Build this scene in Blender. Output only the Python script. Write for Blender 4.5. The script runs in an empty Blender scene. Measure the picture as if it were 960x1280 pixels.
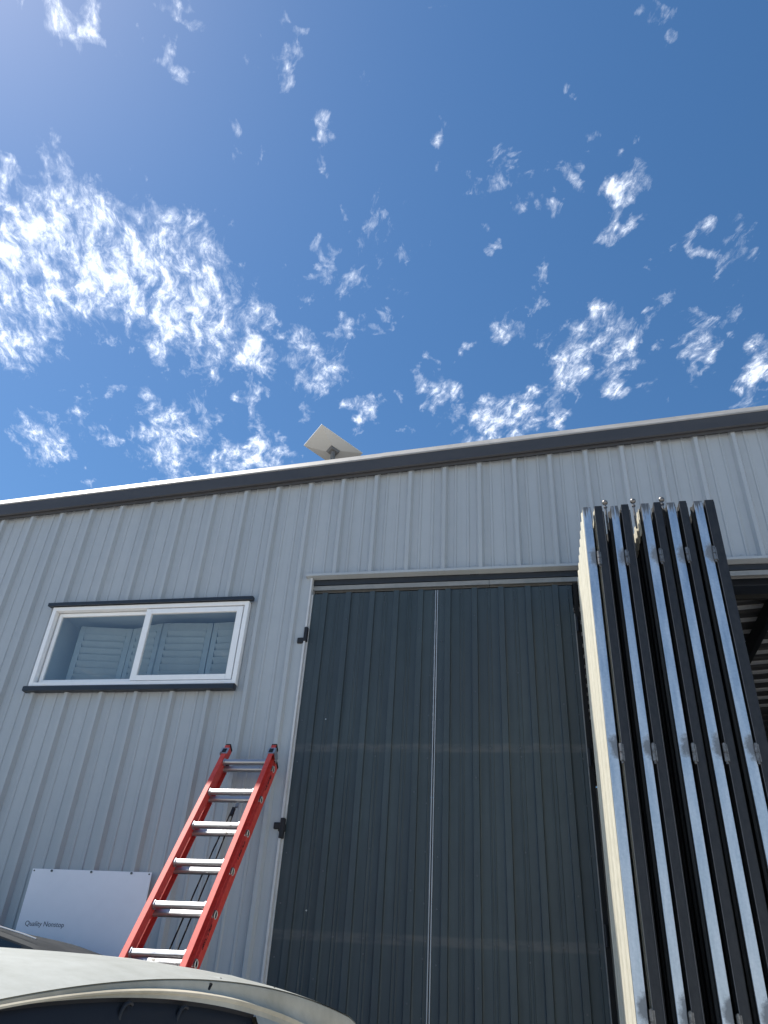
import bpy, bmesh, math, random
import numpy as np
from mathutils import Matrix, Vector
random.seed(7)
rng = np.random.default_rng(7)
R = math.radians
sc = bpy.context.scene
COL = sc.collection
E = 1.45                       # eye height above the ground

# ---------------------------------------------------------------- camera
cd = bpy.data.cameras.new('camera'); cam = bpy.data.objects.new('camera', cd); COL.objects.link(cam)
RX = (0.98256105, 0.17706398, 0.05676374)      # camera right
DN = (-0.05280913, 0.55844532, -0.82785869)    # camera down
FW = (-0.1782834, 0.81042407, 0.55805722)      # camera forward
m = Matrix(((RX[0], -DN[0], -FW[0], 0), (RX[1], -DN[1], -FW[1], 0), (RX[2], -DN[2], -FW[2], E), (0, 0, 0, 1)))
cam.matrix_world = m
cd.sensor_fit = 'VERTICAL'; cd.sensor_height = 36.0; cd.lens = 36.0 * 961 / 1280
cd.clip_start = 0.05; cd.clip_end = 30000
sc.camera = cam
# ---------------------------------------------------------------- sky, sun, exposure
SUN = Vector((-1.0, 0.18, 1.70)).normalized()
el = math.asin(SUN.z); az = math.atan2(SUN.x, SUN.y)
w = bpy.data.worlds.new('World'); sc.world = w; w.use_nodes = True
nt = w.node_tree; bg = nt.nodes['Background']
sky = nt.nodes.new('ShaderNodeTexSky'); sky.sky_type = 'NISHITA'; sky.sun_disc = False
sky.sun_elevation = el; sky.sun_rotation = az
sky.altitude = 300; sky.air_density = 1.0; sky.dust_density = 0.35; sky.ozone_density = 3.0
hs = nt.nodes.new('ShaderNodeHueSaturation'); hs.inputs['Saturation'].default_value = 1.2; hs.inputs['Hue'].default_value = 0.497
nt.links.new(sky.outputs['Color'], hs.inputs['Color']); nt.links.new(hs.outputs['Color'], bg.inputs['Color']); bg.inputs['Strength'].default_value = 0.096
sd = bpy.data.lights.new('sun', 'SUN'); sd.energy = 4.9; sd.angle = R(0.53); sd.color = (1.0, 0.95, 0.87)
so = bpy.data.objects.new('sun', sd); COL.objects.link(so)
so.rotation_euler = SUN.to_track_quat('Z', 'Y').to_euler(); so.location = (-20, 5, 50)
vs = sc.view_settings; vs.view_transform = 'Standard'; vs.look = 'None'; vs.exposure = 0.58; vs.gamma = 1.0; vs.use_curve_mapping = False
sc.render.engine = 'CYCLES'
sc.cycles.max_bounces = 8; sc.cycles.diffuse_bounces = 4; sc.cycles.transparent_max_bounces = 12
sc.cycles.use_denoising = True

# ---------------------------------------------------------------- helpers
class MB:
    """collects shapes; build() links them as one mesh object"""
    def __init__(s): s.v = []; s.f = []
    def add(s, vs, fs):
        o = len(s.v); s.v += [tuple(p) for p in vs]; s.f += [tuple(i + o for i in f) for f in fs]; return s
    def box(s, x0, x1, y0, y1, z0, z1):
        return s.add([(x0,y0,z0),(x1,y0,z0),(x1,y1,z0),(x0,y1,z0),(x0,y0,z1),(x1,y0,z1),(x1,y1,z1),(x0,y1,z1)],
                     [(0,3,2,1),(4,5,6,7),(0,1,5,4),(1,2,6,5),(2,3,7,6),(3,0,4,7)])
    def obox(s, c, ax, ay, az, hx, hy, hz):
        c = Vector(c); vs = []
        for k in (-1, 1):
            for i, j in ((-1,-1),(1,-1),(1,1),(-1,1)): vs.append(c + ax*hx*i + ay*hy*j + az*hz*k)
        return s.add(vs, [(0,3,2,1),(4,5,6,7),(0,1,5,4),(1,2,6,5),(2,3,7,6),(3,0,4,7)])
    def sweep(s, prof, p0, p1, a, b, closed=True, caps=True):
        """profile points (i,j) along axes a,b swept straight from p0 to p1"""
        a = Vector(a); b = Vector(b); n = len(prof)
        vs = [Vector(p0) + a*i + b*j for i, j in prof] + [Vector(p1) + a*i + b*j for i, j in prof]
        fs = [(k, (k+1) % n, n + (k+1) % n, n + k) for k in range(n if closed else n-1)]
        if closed and caps: fs += [tuple(range(n))[::-1], tuple(range(n, 2*n))]
        return s.add(vs, fs)
    def tube(s, pts, r, n=10, caps=True):
        pts = [Vector(p) for p in pts]; vs = []; fs = []
        for i, p in enumerate(pts):
            d = (pts[min(i+1, len(pts)-1)] - pts[max(i-1, 0)]).normalized()
            u = d.orthogonal().normalized() if i == 0 else (u - d*u.dot(d)).normalized()
            q = d.cross(u); rr = r[i] if isinstance(r, (list, tuple)) else r
            vs += [p + (u*math.cos(2*math.pi*k/n) + q*math.sin(2*math.pi*k/n))*rr for k in range(n)]
        for i in range(len(pts)-1):
            fs += [(i*n+k, i*n+(k+1) % n, (i+1)*n+(k+1) % n, (i+1)*n+k) for k in range(n)]
        if caps: fs += [tuple(range(n))[::-1], tuple(range((len(pts)-1)*n, len(pts)*n))]
        return s.add(vs, fs)
    def ball(s, c, r, n=12, m=7):
        pts = [Vector(c) + Vector((0,0,-r*math.cos(math.pi*i/m))) for i in range(m+1)]
        vs = []; fs = []
        for i in range(m+1):
            rr = max(r*math.sin(math.pi*i/m), 1e-4)
            vs += [pts[i] + Vector((rr*math.cos(2*math.pi*k/n), rr*math.sin(2*math.pi*k/n), 0)) for k in range(n)]
        for i in range(m): fs += [(i*n+k, i*n+(k+1) % n, (i+1)*n+(k+1) % n, (i+1)*n+k) for k in range(n)]
        return s.add(vs, fs)
    def grid(s, rows):
        n = len(rows[0]); vs = [p for r in rows for p in r]
        return s.add(vs, [(i*n+k, i*n+k+1, (i+1)*n+k+1, (i+1)*n+k) for i in range(len(rows)-1) for k in range(n-1)])
    def mesh(s, name):
        me = bpy.data.meshes.new(name); me.from_pydata(s.v, [], s.f); me.update(); return me
    def build(s, name, mat, parent=None, smooth=False, bevel=0, loc=None, fix=True):
        me = s.mesh(name); me.materials.append(mat)
        if fix:
            bm = bmesh.new(); bm.from_mesh(me); bmesh.ops.recalc_face_normals(bm, faces=bm.faces); bm.to_mesh(me); bm.free()
        o = link(name, me, parent)
        if smooth: shade(o)
        if bevel:
            b = o.modifiers.new('edges', 'BEVEL'); b.width = bevel; b.segments = 2; b.limit_method = 'ANGLE'; b.angle_limit = R(40)
        return o
def shade(o, ang=35):
    me = o.data
    me.polygons.foreach_set('use_smooth', [True]*len(me.polygons))
    bm = bmesh.new(); bm.from_mesh(me)
    for e in bm.edges:
        if len(e.link_faces) == 2 and e.calc_face_angle(0) > R(ang): e.smooth = False
    bm.to_mesh(me); bm.free()
def link(name, me, parent=None, loc=(0, 0, 0)):
    o = bpy.data.objects.new(name, me); COL.objects.link(o); o.location = loc
    if parent is not None:
        o.parent = parent
        if parent.type == 'EMPTY': o.matrix_parent_inverse = Matrix.Translation(-Vector(parent.location))
        else: o.matrix_parent_inverse = Matrix.Translation(-Vector(parent.location))
    return o
def thing(name, label, cat, loc=(0, 0, 0), group=None):
    o = bpy.data.objects.new(name, None); COL.objects.link(o); o.location = loc; o.empty_display_size = 0.2
    o['label'] = label; o['category'] = cat
    if group: o['group'] = group
    return o
def structure(o): o['kind'] = 'structure'; return o

# ---------------------------------------------------------------- materials
class NT:
    def __init__(s, name):
        s.m = bpy.data.materials.new(name); s.m.use_nodes = True; s.t = s.m.node_tree; s.b = s.t.nodes['Principled BSDF']
    def n(s, typ, **kw):
        nd = s.t.nodes.new('ShaderNode' + typ)
        for k, v in kw.items(): setattr(nd, k, v)
        return nd
    def l(s, a, b): s.t.links.new(a, b)
    def coords(s, scale, which='Object', rot=(0, 0, 0)):
        if not hasattr(s, 'tc'): s.tc = s.n('TexCoord')
        mp = s.n('Mapping'); mp.inputs['Scale'].default_value = scale; mp.inputs['Rotation'].default_value = rot
        s.l(s.tc.outputs[which], mp.inputs['Vector']); return mp.outputs['Vector']
    def noise(s, scale, detail=4, rough=0.55, co=None, dist=0):
        nd = s.n('TexNoise'); nd.inputs['Scale'].default_value = scale; nd.inputs['Detail'].default_value = detail
        nd.inputs['Roughness'].default_value = rough; nd.inputs['Distortion'].default_value = dist
        if co is None: co = s.coords((1, 1, 1))
        s.l(co, nd.inputs['Vector']); return nd.outputs['Fac']
    def ramp(s, fac, stops):
        nd = s.n('ValToRGB'); cr = nd.color_ramp
        while len(cr.elements) < len(stops): cr.elements.new(0.5)
        for e, (p, c) in zip(cr.elements, stops):
            e.position = p; e.color = (c, c, c, 1) if isinstance(c, (int, float)) else (*c, 1)
        s.l(fac, nd.inputs['Fac']); return nd.outputs['Color']
    def mix(s, fac, a, b, mode='MIX'):
        nd = s.n('Mix', data_type='RGBA', blend_type=mode)
        for i, v in ((0, fac), (6, a), (7, b)):
            if hasattr(v, 'is_linked'): s.l(v, nd.inputs[i])
            elif i == 0: nd.inputs[0].default_value = v
            else: nd.inputs[i].default_value = (*v, 1)
        return nd.outputs[2]
    def math(s, op, a, b=None, c=None, clamp=False):
        nd = s.n('Math', operation=op, use_clamp=clamp)
        for i, v in enumerate((a, b, c)):
            if v is None: continue
            if hasattr(v, 'is_linked'): s.l(v, nd.inputs[i])
            else: nd.inputs[i].default_value = v
        return nd.outputs[0]
    def pos(s):
        g = s.n('NewGeometry'); x = s.n('SeparateXYZ'); s.l(g.outputs['Position'], x.inputs[0]); return x.outputs
    def bump(s, h, strength, dist=0.01):
        nd = s.n('Bump'); nd.inputs['Strength'].default_value = strength; nd.inputs['Distance'].default_value = dist
        s.l(h, nd.inputs['Height']); s.l(nd.outputs[0], s.b.inputs['Normal'])
    def set(s, col=None, rough=None, metal=None, spec=None, coat=None):
        for k, v in (('Base Color', col), ('Roughness', rough), ('Metallic', metal), ('Specular IOR Level', spec), ('Coat Weight', coat)):
            if v is None: continue
            if hasattr(v, 'is_linked'): s.l(v, s.b.inputs[k])
            elif k == 'Base Color': s.b.inputs[k].default_value = (*v, 1)
            else: s.b.inputs[k].default_value = v
        return s
def worn(name, c0, c1, rough=0.45, metal=0.0, spec=0.5, sc_=6, streak=(3, 3, 0.25), bump=0.0, coat=0.0, bs=40, rv=0.12):
    """paint or metal with vertical streaks, blotches and a little relief"""
    k = NT(name)
    a = k.noise(sc_, 5, 0.6, k.coords(streak)); b = k.noise(sc_*6, 3, 0.6)
    f = k.math('ADD', k.math('MULTIPLY', a, 0.7), k.math('MULTIPLY', b, 0.3))
    f = k.ramp(f, ((0.36, 0), (0.64, 1)))
    k.set(k.mix(f, c0, c1), None, metal, spec, coat)
    r = k.math('MULTIPLY_ADD', b, rv, rough - rv/2); k.l(r, k.b.inputs['Roughness'])
    if bump: k.bump(k.noise(bs, 2), bump, 0.004)
    return k

WALL = worn('wall_paint', (.362, .392, .415), (.400, .428, .448), .40, 0, .5, 1.6, (1.2, 1.2, .15), .10, bs=3)
_st = WALL.ramp(WALL.noise(2.5, 5, .65, WALL.coords((9, 1, .10))), ((.50, 0), (.72, .55)))      # faint run-off streaks
_dm = WALL.ramp(WALL.noise(.8, 4, .6), ((.42, .15), (.62, 1)))
_bc = WALL.b.inputs['Base Color'].links[0].from_socket
WALL.l(WALL.mix(WALL.math('MULTIPLY', _st, _dm), _bc, (.315, .33, .335)), WALL.b.inputs['Base Color'])
# a faint wash of dust that runs up from the ground
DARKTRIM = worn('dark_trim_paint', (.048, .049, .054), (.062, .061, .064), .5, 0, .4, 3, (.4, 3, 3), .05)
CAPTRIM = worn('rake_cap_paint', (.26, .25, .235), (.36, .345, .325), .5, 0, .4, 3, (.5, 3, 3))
LIGHTTRIM = worn('light_trim_paint', (.50, .51, .52), (.56, .57, .58), .4, 0, .5, 5, (.5, 3, 3))
NAVY = worn('navy_trim_paint', (.014, .018, .026), (.022, .027, .036), .42, 0, .5, 4, (.5, 3, 3))
GALV = worn('galvanised_steel', (.42, .45, .49), (.60, .63, .66), .34, .9, .5, 9, (3, 3, .5), .15, bs=60, rv=.25)
ROOFIN = worn('roof_underside', (.05, .052, .055), (.09, .09, .09), .6, 0, .3, 3, (.4, 3, 3))
LITRIB = worn('lit_rib_paint', (.46, .47, .48), (.58, .59, .6), .5, 0, .4, 5, (.6, 3, 3))  # pale colour stands in for light on the roof ribs
BLACK = NT('black_paint').set((.012, .013, .016), .55, 0, .4)
RUBBER = NT('black_rubber').set((.014, .014, .014), .8, 0, .25)
SCREW = NT('screw_head').set((.10, .11, .12), .45, .6)
SCREWL = NT('pale_screw_head').set((.42, .43, .44), .4, .5)
VINYL = worn('white_vinyl', (.80, .81, .81), (.85, .85, .85), .35, 0, .5, 6, (2, 2, 2))
SHUT = worn('shutter_white', (.48, .49, .48), (.54, .55, .535), .45, 0, .4, 4, (1, 1, 1))
INNER = NT('room_plaster').set((.80, .81, .80), .8, 0, .2)
CONC = NT('concrete')
_f = CONC.noise(1.3, 8, .62); _g = CONC.noise(60, 3, .6)
CONC.set(CONC.mix(CONC.ramp(CONC.math('ADD', CONC.math('MULTIPLY', _f, .7), CONC.math('MULTIPLY', _g, .3)), ((.35, 0), (.65, 1))), (.46, .44, .41), (.54, .52, .485)), .9, 0, .2)
CONC.bump(_g, .3, .004)

# dark door sheet: charcoal with dusty streaks and two rubbed bands where the girts lie behind it
LEAF = NT('charcoal_sheet')
_a = LEAF.noise(3, 6, .62, LEAF.coords((7, 1, .16))); _b = LEAF.noise(14, 4, .6, LEAF.coords((1, 1, .5))); _c = LEAF.noise(.9, 3, .5)
_f = LEAF.ramp(LEAF.math('ADD', LEAF.math('MULTIPLY', _a, .65), LEAF.math('MULTIPLY', _b, .35)), ((.35, 0), (.68, 1)))
_col = LEAF.mix(_f, (.029, .043, .050), (.051, .070, .079))
_col = LEAF.mix(LEAF.ramp(_c, ((.4, 0), (.65, .45))), _col, (.036, .046, .056))
_p = LEAF.pos(); _band = None
for zc in (E + 1.69, E + .478):
    d = LEAF.math('ABSOLUTE', LEAF.math('SUBTRACT', _p['Z'], zc))
    q = LEAF.ramp(LEAF.math('MULTIPLY', d, 10), ((.22, 1), (.36, 0)))
    _band = q if _band is None else LEAF.math('MAXIMUM', _band, q)
_bn = LEAF.ramp(LEAF.noise(7, 3, .6, LEAF.coords((1, 1, 3))), ((.36, .15), (.6, 1)))
_col = LEAF.mix(LEAF.math('MULTIPLY', LEAF.math('MULTIPLY', _band, _bn), .42), _col, (.12, .12, .115))
LEAF.set(_col, .5, 0, .45)

BEAD = NT('edge_bead_paint').set((.10, .10, .105), .5, 0, .4)
SEAM = worn('seam_steel', (.30, .33, .36), (.42, .45, .48), .5, .35, .4, 6, (3, 3, .3))
TRACK = worn('track_steel', (.20, .21, .21), (.30, .30, .295), .55, .2, .4, 5, (.4, 3, 3))
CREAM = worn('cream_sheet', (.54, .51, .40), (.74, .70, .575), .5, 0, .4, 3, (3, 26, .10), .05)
CREAM2 = worn('shaded_cream_sheet', (.20, .195, .16), (.27, .26, .21), .5, 0, .4, 3, (3, 20, .1))  # cream darkened to paint in the shade inside a gap
DKSH = worn('dark_gap_shade_sheet', (.020, .021, .022), (.035, .036, .036), .55, 0, .35, 3, (3, 3, .12))  # dark hinge-side sheet; on cream faces it paints the shade of the gaps
BLACKST = worn('black_stile_paint', (.010, .011, .014), (.024, .024, .026), .5, 0, .45, 18, (3, 3, 1.2), .12, bs=90)

def box_obj(name, b, mat, parent, bevel=.0015): return MB().box(*b).build(name, mat.m, parent, bevel=bevel)

# ================================================================ ground
g = MB().add([(-3000, -3000, 0), (3000, -3000, 0), (3000, 3000, 0), (-3000, 3000, 0)], [(0, 1, 2, 3)]).build('ground', CONC.m)
structure(g)

# ================================================================ the metal shed
YW = 5.445                        # flat of the wall sheets
RIBH = .036
SL = .0717
X0 = -9.1; X1 = 8.2
def rib_x(n): return 5.4328 * (-.90907848 + .05614056 * n)
P = 5.4328 * .05614056
shed = thing('metal_shed', 'large grey ribbed metal shed with a dark sloping roof edge trim', 'shed', (-.5, 11, 0))
WIN = (-4.075, -2.272, E + 2.165, E + 2.895)
DOOR = (-1.768, 7.4, 0, E + 3.12)
def wall_top(x): return E + 4.30 + .0710 * x
def rib_profile(xc):
    """outline of one pitch centred on a main rib: (x, outward)"""
    p = [(-P/2, 0)]
    h = P/2
    pr = [(-h+.020, 0)]
    out = []
    for dx, d in ((-.152, 0), (-.066, 0), (-.058, .0045), (-.044, .0045), (-.036, 0), (-.031, 0), (-.0145, RIBH), (.0145, RIBH), (.031, 0),
                  (.040, 0), (.048, .0045), (.062, .0045), (.070, 0)):
        out.append((xc + dx, d))
    return out
def wall_sheet(ns):
    xs = []
    for n in ns:
        c = rib_x(n)
        # main rib, then two low stiffening ribs in the pan that follows it
        for dx, d in ((-.033, 0), (-.0145, RIBH), (.0145, RIBH), (.033, 0), (.083, 0), (.090, .008), (.104, .008), (.111, 0), (.189, 0), (.196, .008), (.210, .008), (.217, 0)):
            xs.append((c + dx, d))
    xs.append((rib_x(ns[-1] + 1) - .033, 0))
    def at(x):
        for (a, da), (b, db) in zip(xs, xs[1:]):
            if a <= x <= b: return da + (db - da) * (x - a) / max(b - a, 1e-9)
        return 0
    for c in (WIN[0], WIN[1], DOOR[0]):
        if xs[0][0] + 1e-4 < c < xs[-1][0] - 1e-4 and min(abs(c - x) for x, _ in xs) > 1e-4: xs.append((c, at(c)))
    xs.sort()
    b = MB()
    for (a, da), (c, dc) in zip(xs, xs[1:]):
        m_ = (a + c) / 2; lo = 0.02; spans = []
        if m_ > DOOR[0] and m_ < DOOR[1]: lo = DOOR[3]
        if WIN[0] < m_ < WIN[1]: spans = [(lo, WIN[2]), (WIN[3], None)]
        else: spans = [(lo, None)]
        for z0, z1 in spans:
            za = wall_top(a) if z1 is None else z1; zc = wall_top(c) if z1 is None else z1
            b.add([(a, YW - da, z0), (c, YW - dc, z0), (c, YW - dc, zc), (a, YW - da, za)], [(0, 1, 2, 3)])
    # weld neighbouring strips
    o = b.build('wall_sheet', WALL.m, shed, fix=False)
    bm = bmesh.new(); bm.from_mesh(o.data); bmesh.ops.remove_doubles(bm, verts=bm.verts, dist=1e-5); bm.to_mesh(o.data); bm.free()
    return o
n = -13
while n < 44:
    wall_sheet([n, n+1, n+2]); n += 3
# hex-head screws: a row above the door opening, a row under the roof edge, rows at the window
sw = MB()
def screw(b, x, y, z, r=.0055, t=.004):
    b.sweep([(r*math.cos(k*math.pi/3), r*math.sin(k*math.pi/3)) for k in range(6)], (x, y, z), (x, y - t, z), (1, 0, 0), (0, 0, 1))
for k in range(12, 40):
    c = rib_x(k)
    screw(sw, c + .05, YW, DOOR[3] + .05); screw(sw, c - .05, YW, DOOR[3] + .05)
    if k % 2: screw(sw, c + .155, YW, DOOR[3] + .05)
for k in range(-12, 43):
    c = rib_x(k); screw(sw, c, YW - RIBH, wall_top(c) - .075, .007)
    if not (WIN[0] - .1 < c < WIN[1] + .1) and k < 12:
        for z in (E + 1.9, E + .62): screw(sw, c + .05, YW, z)
for z in (E + 2.25, E + 2.42, E + 2.6, E + 2.78): screw(sw, WIN[1] + .035, YW, z)
o = sw.build('screw', SCREWL.m, shed); o['kind'] = 'stuff'

# rake trim along the sloping top: dark face with a pale sunlit upper lip
YF = 5.352
def rz(x, k): return E + k + SL * x
def rake(name, xa, xb, prof, mat, dy=0):
    b = MB(); vs = []
    for x in (xa, xb):
        vs += [(x, y - dy, rz(x, k)) for y, k in prof]
    nn = len(prof)
    b.add(vs, [(i, i+1, nn+i+1, nn+i) for i in range(nn-1)])
    o = b.build(name, mat.m, shed, fix=False); s = o.modifiers.new('sheet', 'SOLIDIFY'); s.thickness = .0016; s.offset = -1
    return o
FACE = [(YW + .01, 4.252), (5.405, 4.245), (5.40, 4.222), (5.392, 4.222), (5.388, 4.246), (YF + .012, 4.240), (YF, 4.246), (YF, 4.372)]
CAP = [(YF + .004, 4.364), (YF - .004, 4.366), (YF - .004, 4.378), (YF + .036, 4.450), (YF + .12, 4.456)]
XJ = -1.206
rake('rake_trim', X0, XJ, FACE, DARKTRIM); rake('rake_trim', XJ - .03, X1, FACE, DARKTRIM, .0025)
rake('rake_cap', X0, XJ, CAP, CAPTRIM); rake('rake_cap', XJ - .03, X1, CAP, CAPTRIM, .0025)

# roof: sheets whose ribs run up the slope, seen from below at the open bay
YB = 17.0
yy = 5.44; cnt = 0
while yy < YB - .01:
    ye = min(yy + .915, YB); pr = []
    y = yy
    while y < ye - .02:
        pr += [(y, 0), (y + .09, 0), (y + .11, .03), (y + .14, .03), (y + .16, 0)]; y += .305
    pr.append((ye, 0))
    b = MB(); nn = len(pr)
    b.add([(x, y, E + 4.375 + SL*x + d) for x in (X0, X1) for y, d in pr], [(i, i+1, nn+i+1, nn+i) for i in range(nn-1)])
    b.build('roof_sheet', ROOFIN.m, shed, fix=False); yy = ye
# added pale strips under the roof stand in for light on its rib flanks
for k in range(20):
    y = 5.80 + k * .36; b = MB()
    b.add([(x, y + a, E + 4.345 + SL*x + c) for x in (-2.0, X1 - .3) for a, c in ((0, 0), (.045, -.012), (.045, .024), (0, .024))], [(0, 1, 5, 4), (1, 2, 6, 5), (2, 3, 7, 6), (3, 0, 4, 7), (3, 2, 1, 0), (4, 5, 6, 7)])
    b.build('lit_rib_strip', LITRIB.m, shed)
for x in (-.6, 2.80, 5.4):          # purlins
    b = MB().box(x, x + .07, 5.75, YB - .1, E + 4.345 + SL*x - .22, E + 4.33 + SL*x); b.build('purlin', BLACK.m, shed)
MB().tube([(X, 7.02, E + 4.16 + SL*X) for X in (-1.5, 1.5, 4.5, 7.5)], .022, 10).build('conduit', NT('magenta_conduit').set((.16, .006, .03), .4).m, shed, smooth=True)
# side and back walls, plain ribbed sheets
def plain(name, p0, p1, out, top0, top1):
    p0 = Vector(p0); p1 = Vector(p1); d = (p1 - p0); L = d.length; d.normalize(); out = Vector(out); b = MB(); pr = []
    t = 0
    while t < L - .3:
        pr += [(t, 0), (t + .13, 0), (t + .145, RIBH), (t + .175, RIBH), (t + .19, 0)]; t += .305
    pr.append((L, 0)); vs = []
    for t, q in pr:
        p = p0 + d*t + out*q; f = t / L
        vs += [(p.x, p.y, .0), (p.x, p.y, top0 + (top1 - top0)*f)]
    b.add(vs, [(2*i, 2*i+2, 2*i+3, 2*i+1) for i in range(len(pr)-1)])
    return b.build(name, WALL.m, shed, fix=False)
plain('side_wall', (X0, 5.46, 0), (X0, YB, 0), (-1, 0, 0), E + 4.36 + SL*X0, E + 4.36 + SL*X0)
plain('side_wall', (X1, 5.46, 0), (X1, YB, 0), (1, 0, 0), E + 4.36 + SL*X1, E + 4.36 + SL*X1)
plain('back_wall', (X0, YB, 0), (X1, YB, 0), (0, 1, 0), E + 4.36 + SL*X0, E + 4.36 + SL*X1)
structure(MB().box(X0 + .05, X1 - .05, 5.50, YB - .05, .004, .03).build('floor', CONC.m))

# door header: pale drip trim, dark recessed flashing, galvanised track
ZH = E + 3.105
hx0, hx1 = DOOR[0] - .05, 7.45
MB().sweep([(YW + .02, .0), (YW - RIBH - .010, .006), (YW - RIBH - .010, .027), (YW - RIBH - .004, .031), (YW + .02, .031)], (hx0, 0, ZH), (hx1, 0, ZH), (0, 1, 0), (0, 0, 1)).build('header_trim', WALL.m, shed)
box_obj('header_flashing', (DOOR[0] - .003, hx1, 5.470, 5.62, ZH - .048, ZH - .001), NAVY, shed)
xa = DOOR[0] + .005
for i, xb in enumerate((-.30, 2.7, 7.4)):
    tr = MB().sweep([(0, 0), (.004, 0), (.004, .034), (.05, .034), (.05, 0), (.054, 0), (.054, .040), (0, .040)], (xa, 5.475, ZH - .094), (xb - .003, 5.475, ZH - .094), (0, 1, 0), (0, 0, 1))
    tr.build('door_track', TRACK.m, shed); xa = xb
box_obj('header_beam', (DOOR[0] - .2, 7.45, 5.63, 5.78, ZH - .10, ZH + .06), NAVY, shed)
MB().box(DOOR[0] - .2, 7.45, 5.782, 5.81, ZH - .135, ZH - .05).build('brush_seal', RUBBER.m, shed)
# jamb on the left of the opening
box_obj('door_jamb', (DOOR[0] - .012, DOOR[0] + .004, YW - .022, 5.60, .02, ZH - .002), LIGHTTRIM, shed)
box_obj('jamb_flashing', (DOOR[0] - .16, DOOR[0] - .0125, YW - .007, YW - .004, .02, ZH - .002), WALL, shed, 0)

# ---- window of the shed
def sub(b, name, mat, parent, **k): return b.build(name, mat.m, parent, **k)
wy = YW - RIBH - .006
wx0, wx1, wz0, wz1 = WIN[0] + .004, WIN[1] - .004, WIN[2] + .004, WIN[3] - .004
def ring(x0, x1, z0, z1, fx, fz, y0, y1):
    return MB().box(x0, x0+fx, y0, y1, z0, z1).box(x1-fx, x1, y0, y1, z0, z1).box(x0+fx, x1-fx, y0, y1, z0, z0+fz).box(x0+fx, x1-fx, y0, y1, z1-fz, z1)
win = ring(wx0, wx1, wz0, wz1, .036, .034, wy - .012, YW + .09).build('window', VINYL.m, shed, bevel=.003)
xm = -3.125
GLASS = NT('window_glass')
_t = GLASS.n('BsdfTransparent'); _t.inputs[0].default_value = (.68, .75, .77, 1)
_gl = GLASS.n('BsdfGlossy'); _gl.inputs['Roughness'].default_value = .015; _gl.inputs['Color'].default_value = (.9, .95, 1, 1)
_lw = GLASS.n('LayerWeight'); _lw.inputs['Blend'].default_value = .5; _mx = GLASS.n('MixShader')
_fz = GLASS.math('POWER', _lw.outputs['Facing'], 3.0)
GLASS.l(GLASS.math('MULTIPLY_ADD', _fz, .85, .11, True), _mx.inputs[0]); GLASS.l(_t.outputs[0], _mx.inputs[1]); GLASS.l(_gl.outputs[0], _mx.inputs[2])
GLASS.l(_mx.outputs[0], GLASS.t.nodes['Material Output'].inputs['Surface'])
ring(xm - .062, wx1 - .047, wz0 + .042, wz1 - .042, .052, .044, wy - .004, wy + .028).build('sash', VINYL.m, win, bevel=.003)
ring(wx0 + .047, xm - .03, wz0 + .042, wz1 - .042, .032, .03, wy + .036, wy + .066).build('sash', VINYL.m, win, bevel=.003)
for a, c, y, z0, z1 in ((xm - .002, wx1 - .107, wy + .012, wz0 + .09, wz1 - .09), (wx0 + .08, xm - .064, wy + .05, wz0 + .074, wz1 - .074)):
    MB().add([(a, y, z0), (c, y, z0), (c, y, z1), (a, y, z1)], [(0, 1, 2, 3)]).build('pane', GLASS.m, win, fix=False)
MB().sweep([(0, .0), (-.055, -.006), (-.055, .022), (-.045, .03), (0, .03)], (wx0 - .045, YW - RIBH + .012, wz1 + .008), (wx1 + .03, YW - RIBH + .012, wz1 + .008), (0, 1, 0), (0, 0, 1)).build('head_trim', NAVY.m, win)
MB().sweep([(0, -.045), (-.062, -.045), (-.062, -.012), (-.05, -.001), (0, -.001)], (wx0 - .02, YW - RIBH + .014, wz0 - .002), (wx1 + .0, YW - RIBH + .014, wz0 - .002), (0, 1, 0), (0, 0, 1)).build('sill', NAVY.m, win)
for x in (wx0 + .13, wx1 - .13): box_obj('weep_cover', (x, x + .035, wy - .016, wy - .011, wz0 + .012, wz0 + .02), VINYL, win)
# reveal and the room behind it
rv = MB(); ry0, ry1 = YW + .092, YW + .42
rv.box(wx0 - .03, wx0, ry0, ry1, wz0 - .03, wz1 + .03).box(wx1, wx1 + .03, ry0, ry1, wz0 - .03, wz1 + .03).box(wx0, wx1, ry0, ry1, wz1, wz1 + .03).box(wx0, wx1, ry0, ry1, wz0 - .03, wz0)
rv.build('reveal', INNER.m, win)
box_obj('blind_back', (wx0 - .03, wx1 + .03, ry1 + .002, ry1 + .03, wz0 - .05, wz1 + .05), SHUT, win, 0)
zs1 = wz1 - .075
def shutter(pa, pb):
    pa = Vector((pa[0], pa[1], 0)); pb = Vector((pb[0], pb[1], 0)); d = pb - pa; L = d.length; d.normalize(); nrm = Vector((d.y, -d.x, 0)); up = Vector((0, 0, 1))
    z0, z1 = wz0 + .01, zs1; b = MB(); st = .048
    for t in (st/2, L - st/2): b.obox(pa + d*t + up*(z0+z1)/2, d, nrm, up, st/2, .013, (z1-z0)/2)
    for z in (z0 + .035, z1 - .035): b.obox(pa + d*L/2 + up*z, d, nrm, up, L/2 - st - .0005, .012, .035)
    b.build('shutter_frame', SHUT.m, win, bevel=.002)
    nl = 8; zz0, zz1 = z0 + .072, z1 - .072; hgt = (zz1 - zz0) / nl; me = None
    az_ = (nrm*.55 + up*.83).normalized(); ay_ = d.cross(az_)
    for k in range(nl):
        c = pa + d*L/2 + up*(zz0 + hgt*(k+.5))
        if me is None:
            me = MB().obox((0, 0, 0), d, ay_, az_, L/2 - st - .002, .005, hgt*.56).mesh('louvre'); me.materials.append(SHUT.m)
        link('louvre', me, win, c)
yb = YW + .17
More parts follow.
